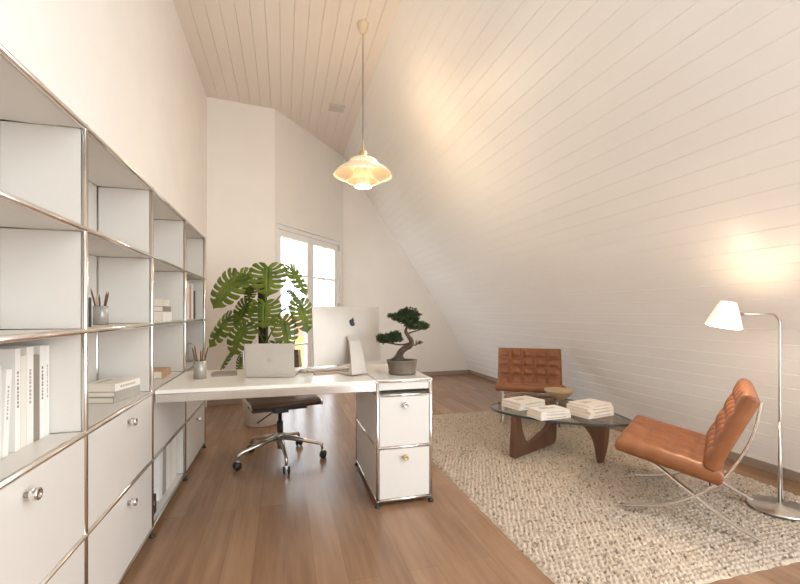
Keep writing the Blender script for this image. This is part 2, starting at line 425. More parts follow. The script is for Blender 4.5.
ped = thing('drawer_pedestal', 'white two-drawer pedestal with tube frame carrying the desk end and bonsai', 'cabinet', (0, 0, 0))
PZ = [.036, .348, .661, DZ - .010]
for x in (PX0, PX1):
    for y in (PY0, PY1):
        MB().tube([(x, y, PZ[0]), (x, y, DZ - .012)], TR, 12).lathe([(0, -.012), (.0125, 0), (0, .012)], 10, (x, y, PZ[0])).build('upright', M['chrome'], ped)
        MB().lathe([(0, 0), (.017, 0), (.017, .010), (.007, .013), (.007, .03), (0, .03)], 16, (x, y, 0)).build('foot', M['dark'], ped)
for z in PZ:
    for y in (PY0, PY1): MB().tube([(PX0, y, z), (PX1, y, z)], TR, 12).build('rail', M['chrome'], ped)
    for x in (PX0, PX1): MB().tube([(x, PY0, z), (x, PY1, z)], TR, 12).build('crossbar', M['chrome'], ped)
MB().box((PX0 - .008, PY0 - .008, DZ - .010), (PX1 + .008, PY1 + .008, DZ + .002)).build('top_panel', M['white_metal'], ped, bevel=.003)
for x in (PX0, PX1):
    for a, b in zip(PZ, PZ[1:]): MB().box((x - .005, PY0 + .01, a + .009), (x + .005, PY1 - .01, b - .009)).build('side_panel', M['white_metal'], ped)
for a, b in ((PZ[0], PZ[1]), (PZ[1], PZ[2])):
    dw = MB().box((PX0 + .011, PY0 - .004, a + .010), (PX1 - .011, PY0 + .014, b - .010)).build('drawer', M['white_metal'], ped, bevel=.002)
    knob(dw, ((PX0 + PX1) / 2, PY0 - .004, b - .058), (0, -1, 0), M['steel'] if b == PZ[2] else M['brass'])
MB().box((PX0 + .010, PY0 + .004, DZ - .062), (PX1 - .010, PY0 + .016, DZ - .012)).build('tray_front', M['white_metal'], ped)
MB().box((PX0 + .01, PY1 - .012, PZ[0]), (PX1 - .01, PY1 - .004, DZ - .01)).build('back_panel', M['white_metal'], ped)
MB().box((PX0 + .01, PY0 + .01, PZ[2] - .006), (PX1 - .01, PY1 - .01, PZ[2] + .006)).build('shelf_panel', M['white_metal'], ped)

# ------------------------------------------------------------------ books
def book(label, w, d, t, cover, loc, rz=0.0, flat=True, lean=0.0, group=None, lettering=None, name='book', cat='book', ink='ink'):
    """flat: lies on its back cover, spine along local -y side... w = height of book (local x), d = depth (local y), t thickness.
    upright: spine faces local +x; height w along z, thickness t along local y, depth d goes to local -x"""
    if flat:
        o = thing(name, label, cat, loc, rz, group)
        c = .003
        MB().box((-w/2, -d/2, 0), (w/2, d/2, c)).box((-w/2, -d/2, t - c), (w/2, d/2, t)).box((-w/2, -d/2, c), (w/2, -d/2 + c, t - c)).build('cover', M[cover], o)
        MB().box((-w/2 + .003, -d/2 + c, c), (w/2 - .003, d/2 - .004, t - c)).build('pages', M['paper'], o)
        if lettering:
            mb = MB(); rr = random.Random(label); x = -w*.30
            while x < w*.30:
                l = rr.uniform(.006, .013); mb.box((x, -d/2 - .0006, t*.35), (x + l, -d/2, t*.65)); x += l + rr.uniform(.003, .007)
            mb.build('spine_lettering', M[ink], o); mb = MB()
            for k in range(lettering):
                x0 = -w*.25; yy = d*(.2 - .16*k)
                mb.box((x0, yy - .008, t), (x0 + w*rr.uniform(.25, .5), yy + .008, t + .0006))
            mb.build('cover_print', M[ink], o)
    else:
        o = thing(name, label, cat, loc, 0, group, rot=(lean, 0, rz))
        c = .0025
        MB().box((-d, -t/2, 0), (0, -t/2 + c, w)).box((-d, t/2 - c, 0), (0, t/2, w)).box((-c, -t/2 + c, 0), (0, t/2 - c, w)).build('cover', M[cover], o)
        MB().box((-d + .003, -t/2 + c, .003), (-c, t/2 - c, w - .003)).build('pages', M['paper'], o)
        if lettering:
            mb = MB(); rr = random.Random(label); z = w * .42
            while z < w * .78:
                l = rr.uniform(.004, .010); mb.box((0, -t*.13, z), (.0006, t*.13, z + l)); z += l + rr.uniform(.002, .006)
            mb.build('spine_lettering', M[ink], o)
    return o
# row of white books on the nearest shelf
xs = -.755; zs = ZS[2] + .0072
def upr(px0, px1, h, cover, label, lean=0.0, let=True, X=xs, z=None, d=.135, group=None, ink='ink'):
    ya, yb = onx(px0, X), onx(px1, X)
    return book(label, h, d, abs(yb - ya) - .0015, cover, (X, (ya + yb) / 2, (zs if z is None else z) + abs(math.sin(lean)) * abs(yb - ya) / 2 + .0004), flat=False, lean=lean, lettering=let, group=group, ink=ink)
g = 'white books on the nearest shelf'
upr(2.2, 8.2, .245, 'whitebook', 'shorter white book leaning at the left end of the shelf row', lean=-.075, group=g, ink='palink')
upr(-8, 1.2, .262, 'whitebook', 'white book cut by the left photo edge behind the leaning one', let=False, group=g)
upr(15, 20.6, .300, 'whitebook', 'tall white book with dark spine lettering right of the leaning book', group=g)
upr(20.7, 26.6, .276, 'cream', 'shorter cream book between two tall white books', let=False, group=g)
upr(26.7, 33.7, .300, 'whitebook', 'thick white book with pale two-line spine lettering before the brown-grey gap', group=g, ink='palink')
upr(33.9, 39.6, .272, 'taupebook', 'only brown-grey book in the white row', let=False, group=g)
upr(39.8, 45, .300, 'whitebook', 'tall white book directly right of the brown-grey book', group=g)
upr(45.1, 49.5, .298, 'whitebook', 'rightmost white book of the row, pale spine marks', group=g, ink='palink')
# stack in second bay
def P3(px, py, z): v = onz(px, py, z); return v
bz = zs
for k, (w, d, t, c, lab, rot_) in enumerate((
        (.205, .160, .027, 'greybook', 'bottom grey book of the three stacked in the second bay', -.23),
        (.200, .155, .024, 'greybook', 'middle book with printed edge in the second bay stack', -.20),
        (.190, .150, .033, 'cream', 'top cream book of the stack in the second bay', -.24))):
    # the spine faces the room
    book(lab, w, d, t, c, (-.786 + .003*k, 2.245, bz), rz=PI/2 + rot_, lettering=1, group='books stacked in the second bay', ink='palink'); bz += t + .0004
# pencil cup, dark book
def pencil_cup(label, loc, r, h, ccol, n, seed, L):
    o = thing('pencil_cup', label, 'cup', loc)
    MB().lathe([(0, 0), (r, 0), (r, h), (r - .003, h), (r - .003, .004), (0, .004)], 28).build('cup', M[ccol], o)
    rr = random.Random(seed)
    pens = []
    for k in range(n):
        a = 2 * PI * k / n + rr.uniform(-.3, .3); b = r * .12
        p0 = Vector((math.cos(a) * b, math.sin(a) * b, .008))
        hh = h + rr.uniform(.4, 1.0) * (L - h)
        p1 = Vector((math.cos(a) * (r - .0095), math.sin(a) * (r - .0095), h - .002))
        dirv = (p1 - p0).normalized(); p2 = p0 + dirv * (hh / dirv.z)
        pens.append((p0 + Vector(loc), p2 + Vector(loc)))
    return pens
def pencils(pens, where, group):
    pals = ('pencil', 'pencil', 'pencil_pale', 'pencil')
    for k, (a, b) in enumerate(pens):
        o = thing('pencil', where, 'pencil', a, group=group)
        v = b - a; L = v.length
        q = Vector((0, 0, 1)).rotation_difference(v.normalized()); o.rotation_euler = q.to_euler()
        MB().lathe([(0, 0), (.0036, 0), (.0036, L - .018), (.0008, L), (0, L)], 8).build('barrel', M[pals[k % 4]], o)
c1 = Vector((-.80, 2.177, ZS[3] + .0073))
pens = pencil_cup('smoked grey pencil cup on the shelf beside the dark book', c1, .029, .086, 'cup', 5, 3, .165)
pencils(pens, 'thin brown pencil standing in the smoked cup on the shelf', 'pencils in the shelf cup')
ya = onx(87.5, -.73)
book('dark navy book standing beside the pencil cup in the second bay', .115, .14, .032, 'navy', (-.73, ya + .018, ZS[3] + .0073), flat=False)
# bay 3, row above desk: small white boxes
bx = -.735; yb0 = onx(155.5, bx)
zz = ZS[3] + .0073
for lab, w, d, t, c in (('bottom cream block of the little stack on the third bay shelf', .20, .15, .060, 'whitebook'),
                        ('middle grey-beige book of the little stack on the third bay shelf', .175, .13, .034, 'taupebook'),
                        ('top cream book of the little stack on the third bay shelf', .14, .12, .042, 'cream')):
    book(lab, w, d, t, c, (bx - d/2 + .03, yb0 + .045 + w/2, zz), rz=PI/2, group='small stack in the third bay'); zz += t + .0004
book('tan brown book lying alone on the shelf above the desk', .20, .15, .046, 'tanbook', (-.795, 2.945, zs + .0004), rz=PI/2)
# bay 4 upright books
g = 'upright books in the far bay'
z4 = ZS[3] + .0073
for a, b, h, c, lab in ((183.6, 186.6, .285, 'cream', 'leftmost cream book standing in the far bay'),
                        (186.7, 189.4, .30, 'whitebook', 'tall white book second in the far bay row'),
                        (189.5, 191.2, .27, 'tanbook', 'slim tan book between white ones in the far bay'),
                        (191.3, 193.4, .29, 'whitebook', 'white book beside the black one in the far bay'),
                        (193.5, 195.4, .235, 'navy', 'black book at the right of the far bay row')):
    upr(a, b, h, c, lab, let=False, X=-.72, z=z4, d=.15, group=g)
vs_ = thing('vase', 'small dark grey rounded vase in the far bay behind the pencil cup', 'vase', (-.76, onx(188.3, -.76), zs))
MB().lathe([(0, 0), (.035, 0), (.055, .03), (.062, .07), (.05, .115), (.03, .145), (.026, .15), (.022, .145), (.03, .12), (0, .02)], 24).build('body', M['greybook'], vs_)
# bottom row bay 3 books and box
g = 'pale books in the bottom open bay'; z5 = ZS[0] + .0073
for a, b, h, c, lab, ln in ((161.5, 164.6, .285, 'whitebook', 'leaning white book at the left of the bottom bay row', -.06),
                        (166, 168.6, .29, 'greybook', 'grey book second in the bottom bay row', 0),
                        (168.7, 171.5, .285, 'whitebook', 'slim white book in the middle of the bottom bay row', 0),
                        (171.6, 174.6, .27, 'cream', 'cream book right of centre in the bottom bay row', 0),
                        (174.7, 178.6, .285, 'whitebook', 'wide white binder at the right end of the bottom bay row', 0)):
    upr(a, b, h, c, lab, lean=ln, let=False, X=-.69, z=z5, d=.15, group=g).location.x = -.703
bxo = thing('storage_box', 'small dark open box on the bottom shelf beside pale books', 'box', (-.765, 2.52, z5))
MB().box((-.08, -.07, 0), (.08, .07, .005)).box((-.08, -.07, 0), (-.075, .07, .10)).box((.075, -.07, 0), (.08, .07, .10)).box((-.08, -.07, 0), (.08, -.065, .10)).box((-.08, .065, 0), (.08, .07, .10)).build('body', M['dark'], bxo)
MB().box((.08, -.04, .05), (.0815, .04, .072)).build('label_holder', M['steel'], bxo)

# ------------------------------------------------------------------ things on the desk
c2 = onz(200, 378.5, DZ)
pens = pencil_cup('clear grey pencil cup standing on the desk near the shelf', c2, .036, .108, 'cup', 6, 11, .215)
pencils(pens, 'brown pencil in the grey cup on the desk', 'pencils in the desk cup')
nb = onz(224.5, 374.3, DZ)
book('small dark notebook lying on the desk left of the laptop', .15, .17, .012, 'taupebook', nb, rz=.12, name='notebook', cat='notebook')
# laptop (lid towards the camera)
lp = onz(270, 377.8, DZ)
lap = thing('laptop', 'open silver laptop seen from behind on the white desk', 'laptop', (lp.x, lp.y, DZ), -.185)
LW, LD = .295, .19
MB().box((-LW/2, .0, .002), (LW/2, LD, .014)).build('base', M['alu'], lap, bevel=.004)
ml = Matrix.Translation((0, .004, .014)) @ Matrix.Rotation(math.radians(8), 4, 'X')
lid = MB().box((-LW/2, -.003, 0), (LW/2, .003, .200), ml).build('lid', M['alu'], lap, bevel=.0025)
MB().box((-LW/2 + .008, .003, .008), (LW/2 - .008, .0035, .192), ml).build('screen', M['dark'], lid)
MB().prism(smooth2([(-.011, .088), (0, .084), (.011, .088), (.013, .10), (.010, .111), (0, .109), (-.010, .111), (-.013, .10)]), lambda a, b, t: ml @ Vector((a, t, b)), -.0036, -.003).build('logo', M['steel'], lid)
MB().box((-LW/2 + .02, .03, .014), (LW/2 - .02, .125, .0152)).build('keyboard', M['dark'], lap)
# desktop computer
im = onz(363, 375.0, DZ)
ang = math.radians(41) - YAW
imac = thing('desktop_computer', 'silver all-in-one desktop computer turned away on the desk', 'computer', (im.x, im.y, DZ), ang)
# local: -y is the back (towards camera right), +y is the screen
IW, IH, IZ = .52, .375, .066
tilt = Matrix.Translation((-.03, .115, IZ)) @ Matrix.Rotation(math.radians(-4), 4, 'X')
pv = []; nx_, nz_ = 12, 10
shell = MB()
vs, fs = [], []
for j in range(nz_ + 1):
    for i in range(nx_ + 1):
        u, w = i / nx_ * 2 - 1, j / nz_ * 2 - 1
        bul = .032 * max(0, 1 - u*u)**.8 * max(0, 1 - w*w)**.8
        vs.append(tilt @ Vector((u * IW/2, -.004 - bul, (w + 1) / 2 * IH)))
k0 = len(vs)
for j in range(nz_ + 1):
    for i in range(nx_ + 1):
        vs.append(tilt @ Vector(((i / nx_ * 2 - 1) * IW/2, .004, j / nz_ * IH)))
q = nx_ + 1
for j in range(nz_):
    for i in range(nx_):
        a = j*q + i; fs.append((a, a+1, a+q+1, a+q)); fs.append((k0+a, k0+a+q, k0+a+q+1, k0+a+1))
for i in range(nx_):
    fs.append((i, k0+i, k0+i+1, i+1)); a = nz_*q + i; fs.append((a, a+1, k0+a+1, k0+a))
for j in range(nz_):
    a = j*q; fs.append((a, a+q, k0+a+q, k0+a)); a = j*q + nx_; fs.append((a, k0+a, k0+a+q, a+q))
shell.add(vs, fs, True)
sh = shell.build('housing', M['alu'], imac)
e = sh.modifiers.new('edge', 'EDGE_SPLIT'); e.split_angle = math.radians(50)
MB().box((-IW/2 + .012, .004, .06), (IW/2 - .012, .005, IH - .012), tilt).build('screen', M['dark'], sh)
# apple-like mark: body with bite, leaf
body = smooth2([(0, -.022), (.008, -.025), (.016, -.018), (.020, -.006), (.013, .002), (.013, .010), (.018, .017), (.010, .021), (0, .017), (-.010, .021), (-.019, .014), (-.021, .0), (-.016, -.016), (-.008, -.025)])
lg = MB().prism(body, lambda a, b, t: tilt @ Vector((a + .016, t, b + .268)), -.0345, -.029)
lg.prism(smooth2([(.0, .021), (.006, .022), (.010, .032), (.003, .030)]), lambda a, b, t: tilt @ Vector((a + .016, t, b + .268)), -.0345, -.029)
lg.build('logo', M['dark'], sh)
pm = MB()
for k in range(6): pm.box((-.185 + k*.017, -.012, .035), (-.177 + k*.017, -.006, .043), tilt)
pm.build('port', M['steel'], sh)
# stand: curved strip from hinge down to a foot plate
sp = [(.0, .17 + IZ, .085, .075), (-.018, .12 + IZ, .083, .082), (-.035, .05 + IZ, .082, .088), (-.052, .02, .081, .094), (-.055, .006, .08, .097)]
st = MB(); vs, fs = [], []
prof = [(.078, IZ + .185), (.050, IZ + .15), (.020, IZ + .05), (.0, .035), (-.006, .010), (.0, .006), (.16, .004)]
prof2 = [(.090, IZ + .180), (.062, IZ + .148), (.032, IZ + .05), (.013, .036), (.012, .012), (.02, .010), (.16, .006)]
wd = [.080, .084, .100, .112, .118, .12, .12]
for (a, b), (c, d), w in zip(prof, prof2, wd):
    vs += [(-.03 - w/2, a, b), (-.03 + w/2, a, b), (-.03 + w/2, c, d), (-.03 - w/2, c, d)]
for i in range(len(prof) - 1):
    for k in range(4): fs.append((i*4+k, i*4+(k+1)%4, (i+1)*4+(k+1)%4, (i+1)*4+k))
fs += [(3, 2, 1, 0), tuple(4*(len(prof)-1) + k for k in range(4))]
st.add([Vector(v) for v in vs], fs).build('stand', M['alu'], imac, bevel=.002)
# keyboard, sheet, mouse
kb = onz(330, 370.2, DZ)
kbo = thing('keyboard', 'white keyboard lying on the desk behind the desktop computer', 'keyboard', (kb.x - .02, kb.y + .0, DZ), .22)
MB().box((-.15, -.055, .001), (.15, .055, .010)).build('body', M['alu'], kbo, bevel=.003)
mb = MB()
for r_ in range(5):
    for c_ in range(14): mb.box((-.143 + c_*.0205, -.049 + r_*.0198, .010), (-.125 + c_*.0205, -.032 + r_*.0198, .0125))
mb.build('key', M['whitebook'], kbo)['kind'] = 'stuff'
ms = onz(303, 372.3, DZ)
mo = thing('mouse', 'pale computer mouse on the desk right of the laptop', 'mouse', (ms.x, ms.y, DZ), .1)
MB().lathe([(0, .022), (.018, .020), (.030, .013), (.034, .005), (.032, .0), (0, 0)], 24).build('body', M['alu'], mo)
for o_ in mo.children: o_.scale = (.85, 1.4, 1)
fo = onz(340, 372.2, DZ)
fl = thing('folder', 'thin tan folder lying on the desk beside the computer stand', 'folder', (fo.x - .07, fo.y - .012, DZ), .30)
MB().box((-.12, -.05, 0), (.12, -.02, .008)).build('cover', M['tanbook'], fl)

# bonsai
bp = onz(401, 374, DZ + .002)
BP = Vector((.737, 2.585, DZ + .002))
bon = thing('bonsai', 'small dark green bonsai pine in brown oval pot on the pedestal', 'bonsai', BP, -YAW); bon.scale = (1, 1, .945)
mb = MB()
mb.lathe([(0, 0), (.080, 0), (.087, .006), (.090, .018), (.086, .028), (.088, .032), (.092, .06), (.098, .094), (.102, .098), (.102, .106), (.094, .106), (.090, .092), (0, .09)], 40, mtx=Matrix.Diagonal((1, 1, .94)) @ Matrix.Diagonal((1, .75, 1)))
mb.build('pot', M['pot'], bon)
MB().lathe([(0, .108), (.05, .104), (.090, .094), (.088, .090), (0, .088)], 30, mtx=Matrix.Diagonal((1, .75, 1))).build('soil', M['soil'], bon)
tr = smooth_curve([(-.022, 0, .100), (-.012, 0, .145), (.016, .005, .175), (.050, .0, .195), (.060, -.004, .225), (.045, 0, .255), (.025, .004, .285), (.026, .004, .31), (.038, 0, .34)], 6)
rad = [max(.005, .021 * (1 - i / (len(tr) - 1))**.8 + .004) for i in range(len(tr))]; rad[0] = .052; rad[1] = .042; rad[2] = .035; rad[3] = .031
MB().tube(tr, rad, 12).build('trunk', M['bark'], bon)
mb = MB()
for p in ([(.055, 0, .215), (.0, .004, .202), (-.05, .01, .206), (-.095, .012, .215), (-.125, 0, .228)],
          [(.030, 0, .275), (.06, -.01, .288), (.10, -.01, .30), (.135, 0, .312)],
          [(-.05, .01, .206), (-.07, -.02, .222), (-.08, -.03, .24)],
          [(.055, 0, .21), (.085, -.01, .20), (.105, -.012, .215)],
          [(.04, 0, .35), (.01, .0, .375), (-.03, .0, .385), (-.055, 0, .392)], [(.04, 0, .35), (.06, 0, .39), (.05, 0, .42)]):
    c = smooth_curve(p, 5); mb.tube(c, [.0065 * (1 - .6 * i / (len(c)-1)) for i in range(len(c))], 8)
mb.build('branch', M['bark'], bon)
def pad(cx, cy, cz, rx, ry, rz_, n, seed, m='pine', size=.013):
    rr = random.Random(seed); mb = MB()
    for k in range(n):
        a = rr.uniform(0, 2*PI); r = math.sqrt(rr.random()); zz = rr.uniform(-.55, 1) * math.sqrt(max(0, 1 - r*r*.92))
        lump = 1 + .18 * math.sin(3*a + seed) + .12 * math.sin(7*a + 2*seed)
        c = Vector((cx + rx*r*lump*math.cos(a), cy + ry*r*math.sin(a), cz + rz_*zz*lump))
        for q_ in range(5):
            d = Vector((rr.gauss(0, 1), rr.gauss(0, 1), rr.gauss(.5, .8))).normalized(); s_ = size * rr.uniform(.6, 1.2)
            sd = d.cross(Vector((rr.gauss(0, 1), rr.gauss(0, 1), rr.gauss(0, 1)))).normalized() * s_ * .22
            mb.add([c - sd, c + sd, c + d*s_ + sd*.7, c + d*s_*1.25, c + d*s_ - sd*.7], [(0, 1, 2, 3, 4)])
    o = mb.build('foliage', M[m], bon, fix=False); return o
pad(.000, 0, .385, .066, .06, .040, 520, 1); pad(.035, .0, .408, .060, .055, .040, 520, 2); pad(.045, 0, .365, .060, .05, .036, 380, 12)
pad(.105, 0, .325, .060, .05, .034, 420, 3); pad(.065, 0, .335, .045, .04, .034, 300, 13)
pad(-.088, .005, .240, .068, .055, .036, 520, 4); pad(-.048, .0, .256, .044, .045, .034, 320, 5); pad(-.035, 0, .235, .034, .04, .020, 150, 15); pad(-.12, 0, .228, .036, .04, .022, 200, 25)
pad(-.065, 0, .398, .024, .02, .014, 70, 7); pad(.095, 0, .41, .020, .02, .014, 60, 8)
pad(.105, -.01, .212, .026, .02, .016, 26, 6, 'pine_light', .010)

# ------------------------------------------------------------------ monstera
MP = Vector((-.22, 4.55, 0))
mon = thing('potted_monstera', 'large split-leaf monstera in white pot behind the desk by the window', 'plant', MP)
MB().lathe([(0, 0), (.155, 0), (.165, .01), (.205, .38), (.205, .40), (.19, .40), (.186, .36), (0, .36)], 40).build('pot', M['whitepot'], mon)
MB().lathe([(0, .362), (.186, .362)], 30).build('soil', M['soil'], mon)
MB().tube([(0, 0, .35), (.003, 0, .7), (-.004, 0, 1.1), (-.012, 0, 1.52)], [.036, .036, .036, .034], 14).build('moss_pole', M['mosspole'], mon)
stm = smooth_curve([(.05, -.03, .36), (.055, -.04, .6), (.045, -.04, .85), (.05, -.03, 1.1), (.03, -.035, 1.35), (.0, -.03, 1.5)], 6)
MB().tube(stm, .016, 10).build('stem', M['stemgreen'], mon)
OUT = smooth2([(0, 0), (.09, .155), (.26, .195), (.42, .10), (.50, -.10), (.495, -.32), (.46, -.55), (.37, -.76), (.21, -.92), (0, -1.0)], 8, closed=False)
def outl(t):
    x = t * (len(OUT) - 1); i = min(int(x), len(OUT) - 2); f = x - i
    return Vector((OUT[i][0]*(1-f) + OUT[i+1][0]*f, OUT[i][1]*(1-f) + OUT[i+1][1]*f))
def make_leaf(base, tip, nrm, L, W, droop, seed):
    rr = random.Random(seed); mb = MB()
    T = tip.normalized(); Nn = (nrm - T * nrm.dot(T)).normalized(); Y = -T; X = Y.cross(Nn)
    slits = [.25, .36, .47, .58, .69, .80]
    def put(x, y):
        zz = -droop * (max(0, -y))**2 * L - .22 * x * x * L + .02 * L * math.cos(abs(x) * 20) * abs(x)
        return base + X * (x * W) + Y * (y * L) + Nn * zz
    ss = [0, .12, .26, .40, .55, .70, .84, .94, 1.0]
    for sgn in (-1, 1):
        ts, kinds = [.0], []
        sl = [s + rr.uniform(-.012, .012) for s in slits]; gp = [rr.uniform(.011, .0155) for s in slits]; inn = [rr.choice((2, 3, 3)) for s in slits]
        for s, g_, n_ in zip(sl, gp, inn):
            a = ts[-1]; b = s - g_
            for k in range(1, 5): ts.append(a + (b - a) * k / 4); kinds.append(99)
            ts.append(s + g_); kinds.append(n_)
        a = ts[-1]
        for k in range(1, 6): ts.append(a + (1 - a) * k / 5); kinds.append(99)
        vs = []
        for t in ts:
            p = outl(t); m = Vector((0, -min(1.0, t**1.7)))
            e_ = min([abs(t - s) - g_ for s, g_ in zip(sl, gp)]); shr = 1 - .055 * max(0, 1 - max(0, e_) / .022)
            for s in ss:
                q_ = m.lerp(m + (p - m) * shr, s); q_ = Vector((q_.x, q_.y - .05 * math.sin(s * PI) * (t > .2)))
                vs.append(put(sgn * q_.x, q_.y))
        fs = []; n = len(ss)
        for i in range(len(ts) - 1):
            for j in range(n - 1):
                if j >= kinds[i]: continue
                f = (i*n+j, i*n+j+1, (i+1)*n+j+1, (i+1)*n+j); fs.append(f if sgn > 0 else f[::-1])
        mb.add(vs, fs, True)
    lf = mb.build('leaf', M['leaf'], mon, fix=False)
    so = lf.modifiers.new('thick', 'SOLIDIFY'); so.thickness = .0015
    return lf
Rv, Fv, Zv = Vector((CY, -SY, 0)), Vector((SY, CY, 0)), Vector((0, 0, 1))
leaves = [  # base px, base py, depth offset, tip dx, tip dy(up), width px, length px, normal tilt (right, up, toward), droop
    (236, 276, -.10, -.55, -.84, 40, 38, (-.35, .35, .9), .10),
    (268, 267, -.16, .03, -1.0, 37, 29, (.05, .50, .9), .18),
    (291, 268, .05, .62, -.78, 17, 33, (.65, .5, .6), .15),
    (247, 303, .02, -.40, -.90, 24, 25, (-.3, .2, .9), .12),
    (265, 303, -.22, -.03, -1.0, 33, 25, (.0, .55, .85), .16),
    (300, 303, -.02, .33, -.94, 23, 31, (.45, .25, .9), .12),
    (230, 317, -.05, -.58, -.82, 24, 35, (-.45, .25, .85), .15),
    (246, 325, -.12, -.42, -.90, 30, 32, (-.2, .35, .9), .14),
    (283, 319, -.12, .28, -.95, 26, 30, (.3, .3, .9), .14),
    (231, 353, -.02, -.55, -.84, 11, 22, (-.6, .5, .6), .15),
    (241, 358, .0, -.1, -1.0, 10, 16, (-.2, .3, .9), .12),
    (251, 287, .05, -.1, -1.0, 14, 15, (-.1, .6, .8), .1),
    (240, 273, .10, .5, -.85, 22, 26, (.1, .4, .9), .1),
    (276, 343, -.05, .4, -.9, 22, 22, (.4, .5, .8), .15),
    (290, 291, .05, .75, -.66, 7, 20, (.3, .8, .4), .1),
]
D0 = MP.dot(Fv)
for k, (bx_, by_, dd, tx, ty, wp, lpx, nn, dr_) in enumerate(leaves):
    dep = D0 + dd; s = dep / F_PX
    base = atdepth(bx_, by_, dep) - MP
    T = Rv * tx + Zv * ty + Fv * (-.30)
    Nn = Rv * nn[0] + Zv * nn[1] - Fv * nn[2]
    lf = make_leaf(base, T, Nn, lpx * s * .97, wp * s * 1.04, dr_, k + 20)
    z0 = max(.5, min(1.45, base.z - .22)); st_ = min(stm, key=lambda p: abs(p.z - z0))
    mid_ = (st_ + base) / 2 + Zv * .07 + Rv * (base.dot(Rv) * .08)
    MB().tube(smooth_curve([st_, mid_, base], 8), [.0075] * 8 + [.006] * 8 + [.004], 8).build('petiole', M['stemgreen'], lf)

# ------------------------------------------------------------------ office chair
OC = Vector((-.03, 3.41, 0))
oc = thing('office_chair', 'dark brown leather swivel chair on aluminium five-star base under the desk', 'chair', OC)
for k in range(5):
    a = math.radians(62 + 72 * k); c, s = math.cos(a), math.sin(a)
    lg = MB().tube([(c*.03, s*.03, .175), (c*.16, s*.16, .150), (c*.30, s*.30, .118), (c*.325, s*.325, .105), (c*.33, s*.33, .062)], [.022, .017, .014, .013, .010], 10).build('base_leg', M['steel'], oc)
    cs = MB(); t = Vector((-s, c, 0)); ctr = Vector((c*.335, s*.335, .029))
    qm = Vector((0, 0, 1)).rotation_difference(t).to_matrix()
    for sg in (-1, 1): cs.lathe([(0, -.008), (.022, -.008), (.028, -.004), (.028, .004), (.022, .008), (0, .008)], 18, ctr + t * .016 * sg, mtx=qm.to_4x4())
    cs.build('caster', M['dark'], lg)
    MB().box((-.012, -.011, .036), (.012, .011, .064), Matrix.Translation((c*.333, s*.333, 0)) @ Matrix.Rotation(a, 4, 'Z')).build('caster_fork', M['chrome'], lg)
MB().lathe([(0, .085), (.02, .085), (.024, .12), (.032, .14), (.034, .19), (.028, .215), (0, .215)], 20).build('hub', M['steel'], oc)
MB().lathe([(0, .20), (.023, .20), (.023, .30), (.014, .30), (.014, .39), (0, .39)], 18).build('column', M['dark'], oc)
rot = Matrix.Rotation(math.radians(12), 4, 'Z')
mch = MB().box((-.055, -.06, .375), (.055, .06, .415), rot).box((-.21, -.025, .385), (.21, .025, .402), rot)
for sg in (-1, 1): mch.tube([rot @ Vector((sg*.20, 0, .393)), rot @ Vector((sg*.235, 0, .44))], .013, 8)
mch.build('seat_bracket', M['dark'], oc, bevel=.003)
MB().tube([rot @ Vector((-.04, -.02, .39)), rot @ Vector((-.14, -.12, .365)), rot @ Vector((-.20, -.18, .35))], .005, 8).build('tilt_lever', M['dark'], oc)
# seat : ribbed cushion between side rails
def ribbed(path, w, t, ribs):
    """path in (y,z); cushion slung along it, with cross ribs"""
    mb = MB(); n = len(path); vs = []; fs = []; 
    for i, (y, z) in enumerate(path):
        a, b = path[max(i-1, 0)], path[min(i+1, n-1)]
        d = Vector((0, b[0]-a[0], b[1]-a[1])).normalized(); nr = Vector((0, -d.z, d.y))
        rb = abs(math.sin(PI * ribs * i / (n - 1)))**.5 * .010
        for x in (-w/2, -w/2 + .01, 0, w/2 - .01, w/2):
            e_ = .5 if abs(x) == w/2 else 1
            vs.append(rot @ (Vector((x, y, z)) + nr * (t/2 + rb) * e_))
        for x in (w/2, w/2 - .01, 0, -w/2 + .01, -w/2):
            e_ = .5 if abs(x) == w/2 else 1
            vs.append(rot @ (Vector((x, y, z)) - nr * (t/2 + rb) * e_))
    for i in range(n - 1):
        for k in range(10): fs.append((i*10+k, i*10+(k+1)%10, (i+1)*10+(k+1)%10, (i+1)*10+k))
    fs += [tuple(range(10))[::-1], tuple((n-1)*10 + k for k in range(10))]
    return mb.add(vs, fs, True)
sp_ = [(p.x, p.y) for p in smooth_curve([(-.275, .468, 0), (-.235, .492, 0), (0, .486, 0), (.19, .478, 0)], 14)]
ribbed(sp_, .50, .026, 11).build('seat', M['brown_leather'], oc)
bpth = [(p.x, p.y) for p in smooth_curve([(.215, .475, 0), (.26, .56, 0), (.285, .70, 0), (.315, .83, 0)], 14)]
ribbed(bpth, .44, .024, 10).build('backrest', M['brown_leather'], oc)
for sg in (-1, 1):
    pth = [rot @ Vector((sg*.255, p[0], p[1] - .005)) for p in sp_] + [rot @ Vector((sg*.235, p[0], p[1])) for p in bpth]
    MB().tube(pth, .011, 8).build('side_rail', M['steel'], oc)

